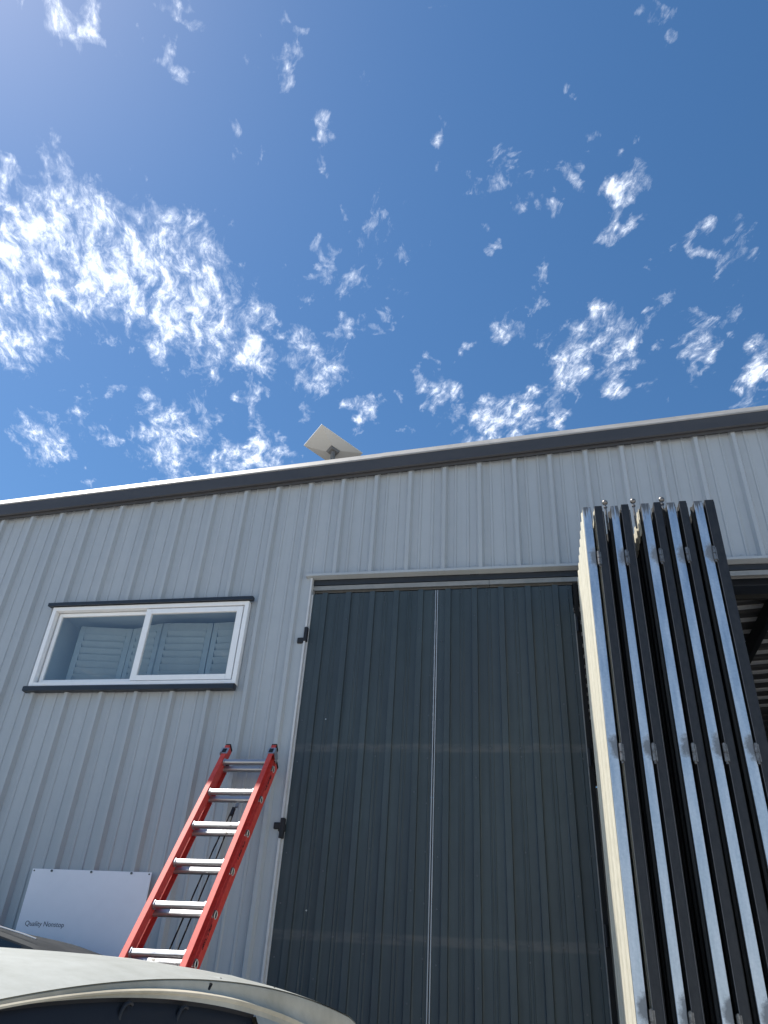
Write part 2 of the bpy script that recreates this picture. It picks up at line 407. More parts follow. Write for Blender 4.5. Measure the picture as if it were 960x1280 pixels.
shutter((wx0 + .16, yb + .02), (wx0 + .62, yb + .10)); shutter((wx0 + .63, yb + .10), (wx0 + .95, yb - .0)); shutter((wx0 + .96, yb), (wx0 + 1.40, yb + .03)); shutter((wx0 + 1.41, yb + .03), (wx1 - .02, yb + .0))

# ================================================================ closed folding door
ZT = E + 2.968
door = thing('folding_door', 'closed dark charcoal ribbed folding door with a bright seam down its middle', 'folding door', (-.7, 5.47, .02))
YD = 5.462
def leaf(x0, x1, ribs, label=None):
    pr = [(x0, 0)]
    for c in ribs:
        for dx, d in ((-.034, 0), (-.026, .003), (-.021, .022), (.021, .022), (.026, .003), (.034, 0)): pr.append((c + dx, d))
        for dx in (.092, .118):
            if c + dx + .016 < x1: pr += [(c + dx - .005, 0), (c + dx, .004), (c + dx + .005, .004), (c + dx + .010, 0)]
    pr.append((x1, 0)); pr.sort()
    b = MB(); vs = []
    for x, d in pr: vs += [(x, YD - d, .03), (x, YD - d, ZT)]
    b.add(vs, [(2*i, 2*i+2, 2*i+3, 2*i+1) for i in range(len(pr)-1)])
    o = b.build('door_leaf', LEAF.m, door, fix=False); s = o.modifiers.new('sheet', 'SOLIDIFY'); s.thickness = .0012; s.offset = -1
    MB().box(x0 + .012, x1 - .012, YD + .006, YD + .046, .035, ZT - .012).build('core', BLACK.m, o)
    q = MB()
    for z in (E + 1.69, E + .478, ZT - .03, .3):
        for c in ribs:
            screw(q, c + .10, YD - .004, z, .006, .005)
    k = 0; z = .25
    while z < ZT - .1:
        screw(q, x0 + .028, YD, z); screw(q, x1 - .028, YD, z + .03)
        if k % 2 == 0:
            screw(q, ribs[1] + .0, YD - .022, z + .2, .006); screw(q, ribs[-1], YD - .022, z + .1, .006)
            screw(q, ribs[2] + .105, YD - .004, z + .35, .006)
        z += .31; k += 1
    q = q.build('screw', SCREW.m, o); q['kind'] = 'stuff'
    return o
l1 = leaf(-1.750, -.735, [-1.645 + .199*k for k in range(5)])
l2 = leaf(-.707, .338, [-.628 + .2095*k for k in range(5)])
for o, x in ((l1, -.732), (l2, -.7165)):
    MB().box(x, x + .0070, YD - .008, YD + .045, .03, ZT - .002).build('edge_trim', SEAM.m, o, bevel=.001)
box_obj('edge_trim', (-1.7635, -1.7512, YD - .006, YD + .04, .03, ZT - .006), LIGHTTRIM, l1, .001)
box_obj('edge_trim', (.339, .346, YD - .012, YD + .045, .03, ZT - .25), TRACK, l2, .001)
MB().box(.347, .378, YD - .02, YD + .04, .03, ZT + .01).build('edge_seal', RUBBER.m, l2)
for z in (E + 2.62, E + 1.62, E + .55): MB().tube([(.356, YD - .03, z - .06), (.356, YD - .03, z + .06)], .010, 8).build('hinge', BLACK.m, l2, smooth=True)
# black latch brackets over the left edge of the door
yl = YD - .03
b = MB().box(-1.830, -1.775, yl - .012, yl + .022, E + 2.515, E + 2.562).box(-1.782, -1.752, yl - .014, yl + .02, E + 2.53, E + 2.655)
b.build('latch', BLACK.m, door, bevel=.006)
b = MB().box(-1.826, -1.772, yl - .012, yl + .022, E + 1.115, E + 1.160).box(-1.780, -1.748, yl - .016, yl + .02, E + 1.055, E + 1.19).box(-1.792, -1.742, yl - .006, yl + .02, E + 1.10, E + 1.152)
b.build('latch', BLACK.m, door, bevel=.006)

# ================================================================ the folded stack of leaves
YS0, YS1 = 4.355, 5.385
stack = thing('folding_door', 'folding door standing open as a stack of ten leaves with silver and black edges', 'folding door', (.8, 4.87, .03))
GALVS = NT('galvanised_stile')         # galvanised with dull primer smudges beside the hinges and drips at the top
_a = GALVS.noise(10, 6, .65, GALVS.coords((3, 3, .35))); _b = GALVS.noise(70, 2, .5)
_f = GALVS.ramp(GALVS.math('ADD', GALVS.math('MULTIPLY', _a, .7), GALVS.math('MULTIPLY', _b, .3)), ((.35, 0), (.65, 1)))
_col = GALVS.mix(_f, (.48, .52, .56), (.68, .71, .74)); _p = GALVS.pos()
_tc = GALVS.n('TexCoord'); _sx = GALVS.n('SeparateXYZ'); GALVS.l(_tc.outputs['Generated'], _sx.inputs[0])
_sm = None
_w = GALVS.math('MULTIPLY_ADD', GALVS.noise(14, 5, .75), 1.9, -.95)
for zc in (E + 2.565, E + 1.36, E + .15, E - 1.0):
    dz = GALVS.math('DIVIDE', GALVS.math('SUBTRACT', _p['Z'], zc), .072); dx = GALVS.math('DIVIDE', GALVS.math('SUBTRACT', _sx.outputs['X'], 1.08), .95)
    r = GALVS.math('SQRT', GALVS.math('ADD', GALVS.math('MULTIPLY', dz, dz), GALVS.math('MULTIPLY', dx, dx)))
    q = GALVS.ramp(GALVS.math('MULTIPLY', GALVS.math('ADD', r, _w), .5), ((.32, 1), (.56, 0)))
    _sm = q if _sm is None else GALVS.math('MAXIMUM', _sm, q)
_dr = GALVS.noise(5, 4, .6, GALVS.coords((16, 16, 1.2)))
_dt = GALVS.ramp(GALVS.math('ADD', GALVS.math('MULTIPLY_ADD', _p['Z'], 5.5, -5.5*(ZT - .16)), GALVS.math('MULTIPLY_ADD', _dr, 1.8, -.9)), ((.35, 0), (.7, 1)))
_sm = GALVS.math('MAXIMUM', GALVS.math('MULTIPLY', _sm, .68), GALVS.math('MULTIPLY', _dt, .85))
_nick = GALVS.ramp(GALVS.noise(6, 3, .6, GALVS.coords((10, 10, 1))), ((.73, 0), (.80, .7)))
_sm = GALVS.math('MAXIMUM', _sm, _nick)
GALVS.set(GALVS.mix(_sm, _col, (.035, .037, .04)), None, GALVS.math('MULTIPLY_ADD', _sm, -.9, .92))
GALVS.l(GALVS.math('MULTIPLY_ADD', _f, .14, .36), GALVS.b.inputs['Roughness']); GALVS.bump(GALVS.noise(5, 3, .5, GALVS.coords((1, 1, .3))), .2, .01)

def sheet(x, side, y0, y1, z1, h=.013, pitch=.1, z0=.05):
    """ribbed sheet on a leaf face: side -1 faces left, +1 faces right"""
    b = MB(); pr = [(y0, 0)]; y = y0 + .055
    while y < y1 - .06:
        pr += [(y - .018, 0), (y - .010, h), (y + .010, h), (y + .018, 0)]; y += pitch
    pr.append((y1, 0)); vs = []
    for y, d in pr: vs += [(x + side*(d + .0015), y, z0), (x + side*(d + .0015), y, z1)]
    b.add(vs, [(2*i, 2*i+2, 2*i+3, 2*i+1) for i in range(len(pr)-1)])
    return b
GX = [(.386, .438), (.566, .612), (.758, .809), (.919, .970), (1.085, 1.138)]
BX = [(.463, .511), (.633, .680), (.838, .884), (.997, 1.042), (1.154, 1.210)]
HZ = (E + 2.552, E + 1.325, E + .10, E - 1.05)
def stack_leaf(x0, x1, mat, left, right, zt, yo=0, lab=None):
    st = MB().box(x0, x1, YS0 + yo, YS0 + yo + .055, .04, zt).build('door_leaf', mat.m, stack, bevel=.003)
    if lab: st['label'] = lab
    MB().box(x0 + .002, x1 - .002, YS1 - .05, YS1, .04, zt - .004).build('rear_stile', mat.m, st)
    for z in (zt - .062, zt * .66, zt * .33, .045): MB().box(x0 + .003, x1 - .003, YS0 + yo + .056, YS1 - .051, z, z + .055).build('rail', mat.m, st)
    MB().box(x0 + .012, x1 - .012, YS0 + yo + .057, YS1 - .052, .105, zt - .066).build('core', BLACK.m, st)
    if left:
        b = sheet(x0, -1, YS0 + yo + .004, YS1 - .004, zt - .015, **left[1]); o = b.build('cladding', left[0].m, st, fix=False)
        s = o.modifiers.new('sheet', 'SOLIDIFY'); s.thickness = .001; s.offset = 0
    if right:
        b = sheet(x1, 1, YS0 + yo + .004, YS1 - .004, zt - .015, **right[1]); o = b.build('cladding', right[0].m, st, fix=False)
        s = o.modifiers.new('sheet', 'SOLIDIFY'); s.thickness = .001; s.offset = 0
    return st
HINGE = worn('hinge_steel', (.12, .11, .105), (.30, .28, .26), .45, .8, .5, 30, (2, 2, 2))
tops = [.0, .004, .012, .010, .006]
for i in range(5):
    zt = ZT - .016 + tops[i] * .5
    big = dict(h=.0065, pitch=.11) if i == 0 else dict(h=.012, pitch=.14)
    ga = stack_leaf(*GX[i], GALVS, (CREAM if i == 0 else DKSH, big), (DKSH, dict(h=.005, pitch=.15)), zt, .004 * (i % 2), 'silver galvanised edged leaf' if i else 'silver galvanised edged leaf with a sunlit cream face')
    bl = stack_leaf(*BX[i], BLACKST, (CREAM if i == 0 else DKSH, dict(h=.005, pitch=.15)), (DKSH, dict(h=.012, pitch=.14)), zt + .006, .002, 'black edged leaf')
    if i == 2:        # added pale strip paints the sunlit head of this leaf's face
        o = sheet(GX[i][0] - .013, -1, YS0 + .03, YS0 + .55, zt - .02, .006, .09, zt - .21).build('sunlit_head_strip', CREAM.m, ga, fix=False); s = o.modifiers.new('sheet', 'SOLIDIFY'); s.thickness = .001; s.offset = 0
    for q, ex in enumerate((BX[i][0] - .0015, BX[i][1] - .0015)):
        if q == 0 or i < 2: MB().box(ex, ex + .003, YS0 - .0005, YS0 + .012, .05, zt - .02).build('edge_bead', BEAD.m, bl)
    for z in HZ:
        hx = BX[i][0] - .009; q = MB()
        q.tube([(hx, YS0 - .006, z - .046), (hx, YS0 - .006, z - .002)], .0105, 10).tube([(hx, YS0 - .006, z + .002), (hx, YS0 - .006, z + .048)], .0105, 10).tube([(hx, YS0 - .006, z - .060), (hx, YS0 - .006, z + .052)], .0055, 8)
        q.box(hx, hx + .016, YS0 - .004, YS0 + .001, z - .046, z + .046)
        q.build('hinge', HINGE.m, bl, smooth=True)
# roller pins that stand up between the pairs
for x in (.541, .722, .905):
    q = MB().tube([(x, 4.42, ZT - .16), (x, 4.42, ZT + .045)], .0065, 10).ball((x, 4.42, ZT + .055), .019, 14, 8).tube([(x, 4.42, ZT + .012), (x, 4.42, ZT + .022)], .012, 10)
    q.build('roller_pin', HINGE.m, stack, smooth=True)

# ================================================================ satellite dish on the roof
T_ = Vector((-1.888, 5.486, 4.852 + E)); L_ = Vector((-2.106, 5.665, 4.75 + E)); Q_ = Vector((-1.544, 5.850, 4.753 + E))
e1 = L_ - T_; e2 = Q_ - T_; F_ = L_ + e2
nr = e1.cross(e2).normalized()
if nr.z < 0: nr = -nr                       # front (up) normal
ctr = (L_ + Q_) / 2
DISHW = NT('dish_plastic').set((.56, .55, .52), .5, 0, .4)
DISHF = NT('dish_face').set((.7, .7, .69), .5, 0, .4)
DGREY = NT('dish_socket').set((.16, .155, .15), .5, 0, .4)
dish = thing('satellite_dish', 'pale flat rectangular satellite dish tilted on the roof edge', 'satellite dish', (ctr.x, ctr.y, ctr.z - .4))
h1 = e1.normalized(); h2 = e2.normalized(); s1 = e1.length/2; s2 = e2.length/2
MB().obox(ctr + nr*.006, h1, h2, nr, s1, s2, .006).build('front_panel', DISHF.m, dish, bevel=.003)
cb = ctr + h2*.0 + h1*.0
def rect(c, a, b): return [c - h1*a - h2*b, c + h1*a - h2*b, c + h1*a + h2*b, c - h1*a + h2*b]
bk = MB(); A = rect(ctr - nr*.001, s1*.985, s2*.99); Bq = rect(ctr - nr*.036, s1*.34, s2*.24)
bk.add(A + Bq, [(0, 1, 5, 4), (1, 2, 6, 5), (2, 3, 7, 6), (3, 0, 4, 7), (4, 5, 6, 7)])
bk.build('back_shell', DISHW.m, dish)
sk = MB(); A = rect(ctr - nr*.037, s1*.30, s2*.21); Bq = rect(ctr - nr*.066, s1*.22, s2*.15)
sk.add(A + Bq, [(0, 1, 5, 4), (1, 2, 6, 5), (2, 3, 7, 6), (3, 0, 4, 7), (4, 5, 6, 7)])
sk.build('socket', DGREY.m, dish)
zr = E + 4.41 + SL*ctr.x
foot = Vector((ctr.x + .02, ctr.y + .05, zr))
MB().tube([ctr - nr*.06, ctr - nr*.14, foot + Vector((0, 0, .12)), foot], .022, 12).build('mast', DGREY.m, dish, smooth=True)
b = MB()
for a in (0, 90, 180, 270):
    d = Vector((math.cos(R(a + 20)), math.sin(R(a + 20)), 0))
    b.tube([foot + Vector((0, 0, .10)), foot + d*.16 + Vector((0, 0, .02)), foot + d*.24], .011, 8)
b.build('mount_foot', DGREY.m, dish, smooth=True)

# ================================================================ white sign board
sign = thing('sign_board', 'white rectangular sign board with small dark lettering, screwed to the ribbed wall', 'sign', (-3.1, 5.405, E + .2))
SIGNM = worn('sign_white', (.80, .80, .85), (.84, .84, .89), .35, 0, .5, 3, (1, 1, 1))
ys = YW - RIBH
MB().box(-3.561, -2.650, ys - .006, ys - .0005, E + .195, E + .811).build('board', SIGNM.m, sign, bevel=.001)
b = MB()
for x, z in ((-3.408, .800), (-3.103, .800), (-2.799, .801)):
    b = MB(); screw(b, x, ys - .006, E + z, .0085, .006); b.build('screw', SCREW.m, sign)
for x in (-3.545, -2.667):
    b = MB(); b.tube([(x, ys - .0062, E + .798), (x, ys - .0075, E + .798)], .0055, 10); b.build('grommet', BLACK.m, sign)
cu = bpy.data.curves.new('lettering', 'FONT'); cu.body = 'Quality Nonstop'; cu.size = .05; cu.extrude = .0003; cu.resolution_u = 3
tmp = bpy.data.objects.new('lettering', cu); COL.objects.link(tmp)
bpy.context.view_layer.update()
me = bpy.data.meshes.new_from_object(tmp.evaluated_get(bpy.context.evaluated_depsgraph_get()))
bpy.data.objects.remove(tmp); bpy.data.curves.remove(cu)
co = np.array([v.co[:] for v in me.vertices]); wd = co[:, 0].max() - co[:, 0].min()
k_ = .292 / wd
me.clear_geometry() if False else None
for v in me.vertices:
    x, y, z = v.co; v.co = (-3.502 + x*k_, ys - .0066 - z, E + .4535 + y*k_*1.0)
me.materials.clear(); me.materials.append(NT('sign_ink').set((.03, .028, .055), .5).m)
me.name = 'lettering'; link('lettering', me, sign)

# ================================================================ extension ladder
RED = worn('red_fibreglass', (.58, .058, .045), (.70, .085, .065), .5, 0, .3, 8, (3, 3, 3), .05)
ALU = NT('aluminium')
_oi = ALU.n('ObjectInfo'); _va = ALU.n('VectorMath', operation='ADD'); ALU.l(ALU.coords((1, 1, 1)), _va.inputs[0]); ALU.l(ALU.math('MULTIPLY', _oi.outputs['Random'], 37.0), _va.inputs[1])
_a = ALU.noise(12, 5, .65, _va.outputs[0]); _d = ALU.ramp(ALU.noise(17, 4, .65, _va.outputs[0]), ((.64, 0), (.70, 1)))
ALU.set(ALU.mix(_d, (.42, .43, .445), (.18, .165, .15)), None, ALU.math('MULTIPLY_ADD', _d, -.6, .85)); ALU.l(ALU.math('MULTIPLY_ADD', _a, .25, .20), ALU.b.inputs['Roughness'])
P0 = Vector((-2.187, 5.220, E + 1.513)); ST = Vector((.005, -.175, -.250)); XD = Vector((1, .02, .008)).normalized()
td = ST.normalized(); nd_ = XD.cross(td).normalized()
if nd_.z < 0: nd_ = -nd_                    # outward normal of the ladder plane, up and to the camera
LW = .316
kend = (P0.z - .0) / .250
ladder = thing('extension_ladder', 'red extension ladder with silver rungs leaning against the grey wall', 'ladder', (-2.03, P0.y - .175*kend, 0))
def channel(p0, p1, side, dep, fl, th, web_first=True):
    """C channel: web at i=0, flanges run outward to i=fl; j from -dep to 0 along the ladder normal"""
    pr = [(0, 0), (fl, 0), (fl, -th), (th, -th), (th, -dep + th), (fl, -dep + th), (fl, -dep), (0, -dep)]
    return MB().sweep([(i*side, j) for i, j in pr], p0, p1, XD, nd_)
up_ = -td
FT = P0 + up_ * .155; FB = P0 + td * (.305 * (kend - 1.2))
BT = P0 + up_ * .075 - nd_ * .078; BB = P0 + td * (.305 * kend + .0) - nd_ * .078
BB = BT + td * ((BT.z - .03) / -td.z)
LET = NT('rail_ink').set((.045, .012, .012), .5)
RINGM = NT('rung_end').set((.72, .70, .66), .4, .5)
for s, off in ((-1, 0), (1, LW)):
    rl = channel(FT + XD*off + nd_*.028, FB + XD*off + nd_*.028, s, .066, .034, .005).build('rail', RED.m, ladder, bevel=.0012)
    off2 = off + s*.041
    rb = channel(BT + XD*off2 + nd_*.021, BB + XD*off2 + nd_*.021, -s, .062, .032, .005).build('rail', RED.m, ladder, bevel=.0012)
    MB().obox(FT + XD*(off + s*.016) + up_*.006 + nd_*-.004, XD, nd_, up_, .020, .030, .011).build('rail_cap', RUBBER.m, rl, bevel=.005)
    MB().obox(BT + XD*(off2 - s*.015) + up_*.006 + nd_*-.010, XD, nd_, up_, .020, .031, .010).build('rail_cap', RUBBER.m, rb, bevel=.005)
    # aluminium guide bracket near the top, black pad on its face
    c = FT + td*.068 + XD*(off + s*.017)
    br = MB().obox(c + nd_*.031, XD, td, nd_, .026, .030, .0022).obox(c + XD*(s*.026) - nd_*.012, nd_, td, XD, .045, .030, .0022).build('guide_bracket', ALU.m, rl)
    MB().obox(c + nd_*.0345 - XD*.002, XD, td, nd_, .015, .020, .0012).build('pad', BLACK.m, br)
    MB().obox(BB + XD*(off2 - s*.014) + td*.0, XD, nd_, up_, .022, .045, .03).build('foot', RUBBER.m, ladder, bevel=.006)
    # rung ends pressed into the outer face of the base rails, ink marks between them
    for k in range(0, 12):
        p = P0 + ST*k - nd_*.062 + XD*(off2 + s*.0008)
        if p.z < .1: continue
        q = MB(); nn = 14; vs = []
        for rr in (.025, .021, .016):
            vs += [p + td*(rr*math.cos(2*math.pi*j/nn)) + nd_*(rr*.9*math.sin(2*math.pi*j/nn)) + XD*(s*(.003 if rr == .021 else 0)) for j in range(nn)]
        q.add(vs, [(a*nn + j, a*nn + (j+1) % nn, (a+1)*nn + (j+1) % nn, (a+1)*nn + j) for a in (0, 1) for j in range(nn)])
        q.build('rung_end', RINGM.m, rb, smooth=True)
        MB().tube([p - XD*(s*.0003), p + XD*(s*.0004)], .0155, 12).build('rung_hole', RUBBER.m, rb)
        if s > 0 and k in (0, 2, 4, 5, 7, 8):       # worn ink lettering, too faint to read
            q = MB(); t = .065
            while t < .205:
                wv = random.uniform(.006, .014); hv = random.uniform(.010, .015); c = p + td*(t + wv/2) + nd_*random.uniform(-.002, .002) - XD*.0003
                q.obox(c - nd_*hv*.45, td, nd_, XD, wv/2, .0014, .0007)
                if random.random() < .8: q.obox(c + nd_*hv*.45, td, nd_, XD, wv/2, .0014, .0007)
                q.obox(c - td*(wv/2 - .0015), td, nd_, XD, .0015, hv/2 - .003, .0007)
                if random.random() < .6: q.obox(c + td*(wv/2 - .0015), td, nd_, XD, .0015, hv/2 - .003, .0007)
                t += wv + random.choice((.003, .003, .004, .012))
            q = q.build('ink_mark', LET.m, rb); q['kind'] = 'stuff'
for nm, base, k0, k1, x0, x1 in (('fly', Vector((0, 0, 0)), 0, int(kend - 1.4), 0.001, LW - .001), ('base', -nd_*.062, 0, int(kend), -.036, LW + .036)):
    me = None
    ndl = nd_; pr = []
    for j in range(14):
        a = 2*math.pi*j/14; pr.append((.0205*math.cos(a), min(.0205*math.sin(a), .0165)))
    for k in range(k0, k1 + 1):
        p = P0 + ST*k + base
        if me is None:
            b = MB().sweep(pr, XD*x0, XD*x1, td, nd_); col_ = [(i*1.28, j*1.28) for i, j in pr]
            b.sweep(col_, XD*x0, XD*(x0 + .010), td, nd_); b.sweep(col_, XD*(x1 - .010), XD*x1, td, nd_)
            o = b.build('rung', ALU.m, ladder, smooth=True); me = o.data; o.location = p
        else: link('rung', me, ladder, p)
# pulley and rope on the back section
pc = P0 + ST*1.0 - nd_*.069 + XD*.20
MB().obox(pc + td*.03, XD, nd_, td, .010, .004, .035).build('rope_hook', ALU.m, ladder)
MB().obox(pc + td*.105 - XD*.012, (XD*.95 + td*.3).normalized(), nd_, td, .012, .010, .034).build('pulley', BLACK.m, ladder, bevel=.004)
r1 = [pc + td*.13 - XD*.022, pc + td*.45 - XD*.030, pc + td*.9 - XD*.034 - nd_*.01, pc + td*1.6 - XD*.036 - nd_*.02, pc + td*2.6 - XD*.03]
r2 = [pc + td*.12 - XD*.001, pc + td*.45 + XD*.012, pc + td*.9 + XD*.012 - nd_*.01, pc + td*1.6 + XD*.014 - nd_*.02, pc + td*2.6 + XD*.01]
for q in (r1, r2): MB().tube(q, .0048, 7).build('rope', RUBBER.m, ladder, smooth=True)

# ================================================================ pale car in front
Uc = Vector((-.9655, .2604, 0)); Vc = Vector((.2604, .9655, 0)); M0 = Vector((-.64, 1.695, 0))
def C3(u, v, w_): return M0 + Uc*u + Vc*v + Vector((0, 0, w_))
car = thing('parked_car', 'dusty pale car whose curved roof shows below the ladder', 'car', tuple(C3(1.5, 0, 0)))
PAINT = NT('pale_car_paint')
_a = PAINT.noise(2.2, 6, .65); _b = PAINT.noise(26, 4, .65); _s = PAINT.noise(4, 5, .7, PAINT.coords((1, 6, 1), rot=(0, 0, .5)))
_f = PAINT.ramp(PAINT.math('ADD', PAINT.math('MULTIPLY', _a, .6), PAINT.math('MULTIPLY', _b, .4)), ((.38, 0), (.66, 1)))
_c = PAINT.mix(_f, (.33, .335, .30), (.43, .44, .41)); _dirt = PAINT.ramp(_s, ((.58, 0), (.74, .5)))
PAINT.set(PAINT.mix(_dirt, _c, (.36, .345, .29)), .5, 0, .35, 0)
PAINT.bump(PAINT.noise(160, 2), .08, .002)
FRAMEP = worn('dusty_warmed_frame_paint', (.42, .375, .285), (.57, .515, .405), .75, 0, .1, 5, (1, 1, 1), .1)  # dusty paint; warm ground light on the shaded lip is painted in
CGL = NT('car_glass').set((.012, .014, .017), .06, 0, .6)
CTRIM = NT('car_black_trim').set((.014, .015, .019), .5, 0, .4)
TYRE = NT('tyre_rubber').set((.02, .02, .02), .85, 0, .2)
RIMM = NT('wheel_silver').set((.5, .5, .5), .35, .7)
def roof_z(u, v): return E + .064 - .165*(v - .07)**2*(1 if u < .001 else 1 - .22*min(u/.15, 1)) + .045*(1 - math.exp(-u/.2)) - (.05*(u - 1.0)**2 if u > 1.0 else 0) - (max(abs(v) - .57, 0)**1.5)*1.1
vsam = [(-.62 + 1.24*i/46) for i in range(47)]
usam = [0, .012, .03, .06, .1, .16, .24, .35, .5, .7, .9, 1.1, 1.3, 1.5, 1.7, 1.9]
rf = MB().grid([[C3(u + (.0 if u > .3 else .0), v, roof_z(u, v)) for v in vsam] for u in usam]).build('roof', PAINT.m, car, smooth=True, fix=False)
# rear frame: hollow band under the roof edge, raised ridge, step to the dark opening
def e1w(v): return roof_z(0, v)
def e2w(v): return E + .038 - .21*(v + .10)**2 - (max(abs(v) - .57, 0)**1.5)*1.0
def e3w(v): return E + .024 - .19*(v + .15)**2 - (max(abs(v) - .57, 0)**1.5)*1.0
rows = []
for v in vsam:
    a, b_, c = e1w(v), e2w(v), e3w(v)
    a2 = max(a, b_ + .004)
    row = [C3(.006, v, a - .0), C3(.000, v, a - .003), C3(-.003, v, a - .010)]
    for t, du in ((.3, -.004), (.6, -.007), (.85, -.013)): row.append(C3(du, v, (a - .010) + (b_ - a + .010)*t))
    row += [C3(-.018, v, b_ + .001), C3(-.0215, v, b_ - .001), C3(-.021, v, b_ - .004), C3(-.018, v, (b_ + c)/2), C3(-.020, v, c)]
    rows.append(row)
MB().grid(rows).build('hatch_frame', FRAMEP.m, car, smooth=True, fix=False)
# pillar and painted panel beside the dark opening, down to the belt line
def low(v, t):
    c = e3w(v); return C3(-.020 - .30*t, v*(1 + .22*t), c + (E - .52 - c)*t)
vl = [v for v in vsam if v >= .110]
MB().grid([[low(v, t) for t in (0, .02, .1, .3, .6, 1)] for v in [.112] + vl]).build('pillar', PAINT.m, car, smooth=True, fix=False)
vo = [v for v in vsam if v <= .112] + [.112]
MB().grid([[low(v, t) + Uc*.022 for t in (0, .05, .2, .5, 1)] for v in vo]).build('rear_glass', CGL.m, car, smooth=True, fix=False)
op = MB().grid([[low(v, t) + Uc*(.003 if t in (0,) else .012) + Vector((0, 0, -.000)) for t in (0, .012, .06)] for v in vo]).build('header_trim', CTRIM.m, car, smooth=True, fix=False)
op = MB().grid([[low(v, t) + Uc*(.012) for t in (0.0, .05, .2, .5)] for v in [.112 - .50 + .50*i/14 for i in range(15)]]).build('inner_trim', CTRIM.m, car, smooth=True, fix=False)
for v, w_ in ((-.275, .000), (-.125, .001)):
    c = C3(-.022, v, E + w_ - .012)
    MB().tube([c + Vc*(.018*math.cos(a)) + Vector((0, 0, .026*math.sin(a))) for a in [math.pi*(.35 + 1.1*i/12) for i in range(13)]], .0035, 8).build('trim_ridge', CTRIM.m, op, smooth=True)
# slot and roof ribs
c = C3(.000, -.035, E + .050)
MB().obox(c, (Vc*.6 + Vector((0, 0, .8))).normalized(), Uc, (Vc*.8 - Vector((0, 0, .6))).normalized(), .0085, .006, .0028).build('drain_slot', RUBBER.m, car, bevel=.002)
for v0 in (.03, .235):
    MB().grid([[C3(u, v0 + dv, roof_z(u, v0 + dv) + dz) for dv, dz in ((-.004, .000), (-.002, .0012), (.002, .0012), (.004, .000))] for u in [.02 + .12*i for i in range(14)]]).build('roof_rib', PAINT.m, rf, smooth=True, fix=False)
# body below: lofted shell, wheels, glass, lights
def half(u):
    f = .5 - .5*math.cos(math.pi*min(max((u + .55)/.5, 0), 1)); g_ = .5 - .5*math.cos(math.pi*min(max((3.45 - u)/.6, 0), 1)); k = .72 + .28*min(f, g_)
    top = .93 if u < 2.45 else .93 - .16*((u - 2.45)/1.0)
    return [(.60*k, .24), (.78*k, .30), (.82*k, .50), (.82*k, .72), (.79*k, top - .05), (.74*k, top)]
rows = []
for u in [-.55, -.50, -.40, -.2, 0, .4, .8, 1.2, 1.6, 2.0, 2.4, 2.7, 3.0, 3.25, 3.4, 3.45]:
    h = half(u); rows.append([C3(u, v, z) for v, z in h] + [C3(u, -v, z) for v, z in h[::-1]] + [C3(u, h[0][0], h[0][1])])
b = MB().grid(rows); nn = len(rows[0]) - 1
b.add(rows[0][:nn], [tuple(range(nn))]).add(rows[-1][:nn], [tuple(range(nn))])
b.build('body', PAINT.m, car, smooth=True)
for s in (-1, 1):
    pts = [C3(.0, s*.60, E + .0), C3(.9, s*.61, E + .03), C3(1.9, s*.59, E - .03), C3(2.5, s*.73, .94), C3(1.2, s*.76, .94), C3(-.30, s*.745, .94)]
    MB().add(pts, [(0, 1, 2, 3, 4, 5)]).build('side_frame', PAINT.m, car)
    for a0, a1 in ((.12, .92), (1.0, 1.75)):
        MB().add([C3(a0, s*.615, E - .06), C3(a1, s*.622, E - .05), C3(a1 + (.32 if a1 > 1.5 else 0), s*.762, .97), C3(a0 - (.1 if a0 < .5 else 0), s*.762, .97)], [(0, 1, 2, 3)]).build('side_window', CGL.m, car)
    for u in (.15, 2.75):
        c = C3(u, s*.74, .31)
        o = MB().tube([c - Vc*.09, c - Vc*.08, c + Vc*.08, c + Vc*.09], [.28, .31, .31, .28], 28).build('tyre', TYRE.m, car, smooth=True)
        MB().tube([c + Vc*s*.085, c + Vc*s*.096], [.2, .185], 20).build('wheel_rim', RIMM.m, o, smooth=True)
    MB().obox(C3(-.50, s*.52, .78), Uc, Vc, Vector((0, 0, 1)), .03, .06, .11).build('tail_light', NT('tail_red').set((.3, .01, .01), .2).m, car, bevel=.01)
    MB().obox(C3(3.36, s*.48, .66), Uc, Vc, Vector((0, 0, 1)), .05, .11, .055).build('headlight', RIMM.m, car, bevel=.02)
MB().add([C3(1.9, -.58, E - .03), C3(1.9, .58, E - .03), C3(2.5, .70, .945), C3(2.5, -.70, .945)], [(0, 1, 2, 3)]).build('windscreen', CGL.m, car)

# ================================================================ grey car by the wall
car2 = thing('parked_car', 'dark grey car parked against the wall below the white sign', 'car', (-4.0, 4.6, 0))
GP = NT('grey_car_paint'); GP.set(GP.mix(GP.ramp(GP.noise(9, 4), ((.4, 0), (.6, 1))), (.034, .038, .042), (.048, .052, .056)), .7, 0, .12, 0)
def prof2(x):       # roof height over the eye along the car
    pts = [(-2.27, .05), (-2.335, .175), (-2.45, .225), (-2.61, .277), (-2.83, .328), (-3.2, .375), (-3.8, .40), (-4.6, .37), (-5.2, .26)]
    for (a, za), (b_, zb) in zip(pts, pts[1:]):
        if b_ <= x <= a: return E + za + (zb - za)*(a - x)/(a - b_)
    return E + .26
xs2 = [-2.27, -2.30, -2.335, -2.39, -2.45, -2.53, -2.61, -2.72, -2.83, -3.0, -3.2, -3.5, -3.8, -4.2, -4.6, -5.2]
rows = []
for x in xs2:
    z = prof2(x); rows.append([Vector((x, 4.60 + y, z - .012*(abs(y)/.47)**3 - (.0 if abs(y) < .46 else .016))) for y in [-.47, -.45, -.40, -.3, -.15, 0, .15, .3, .40, .45, .47]])
MB().grid(rows).build('roof', GP.m, car2, smooth=True, fix=False)
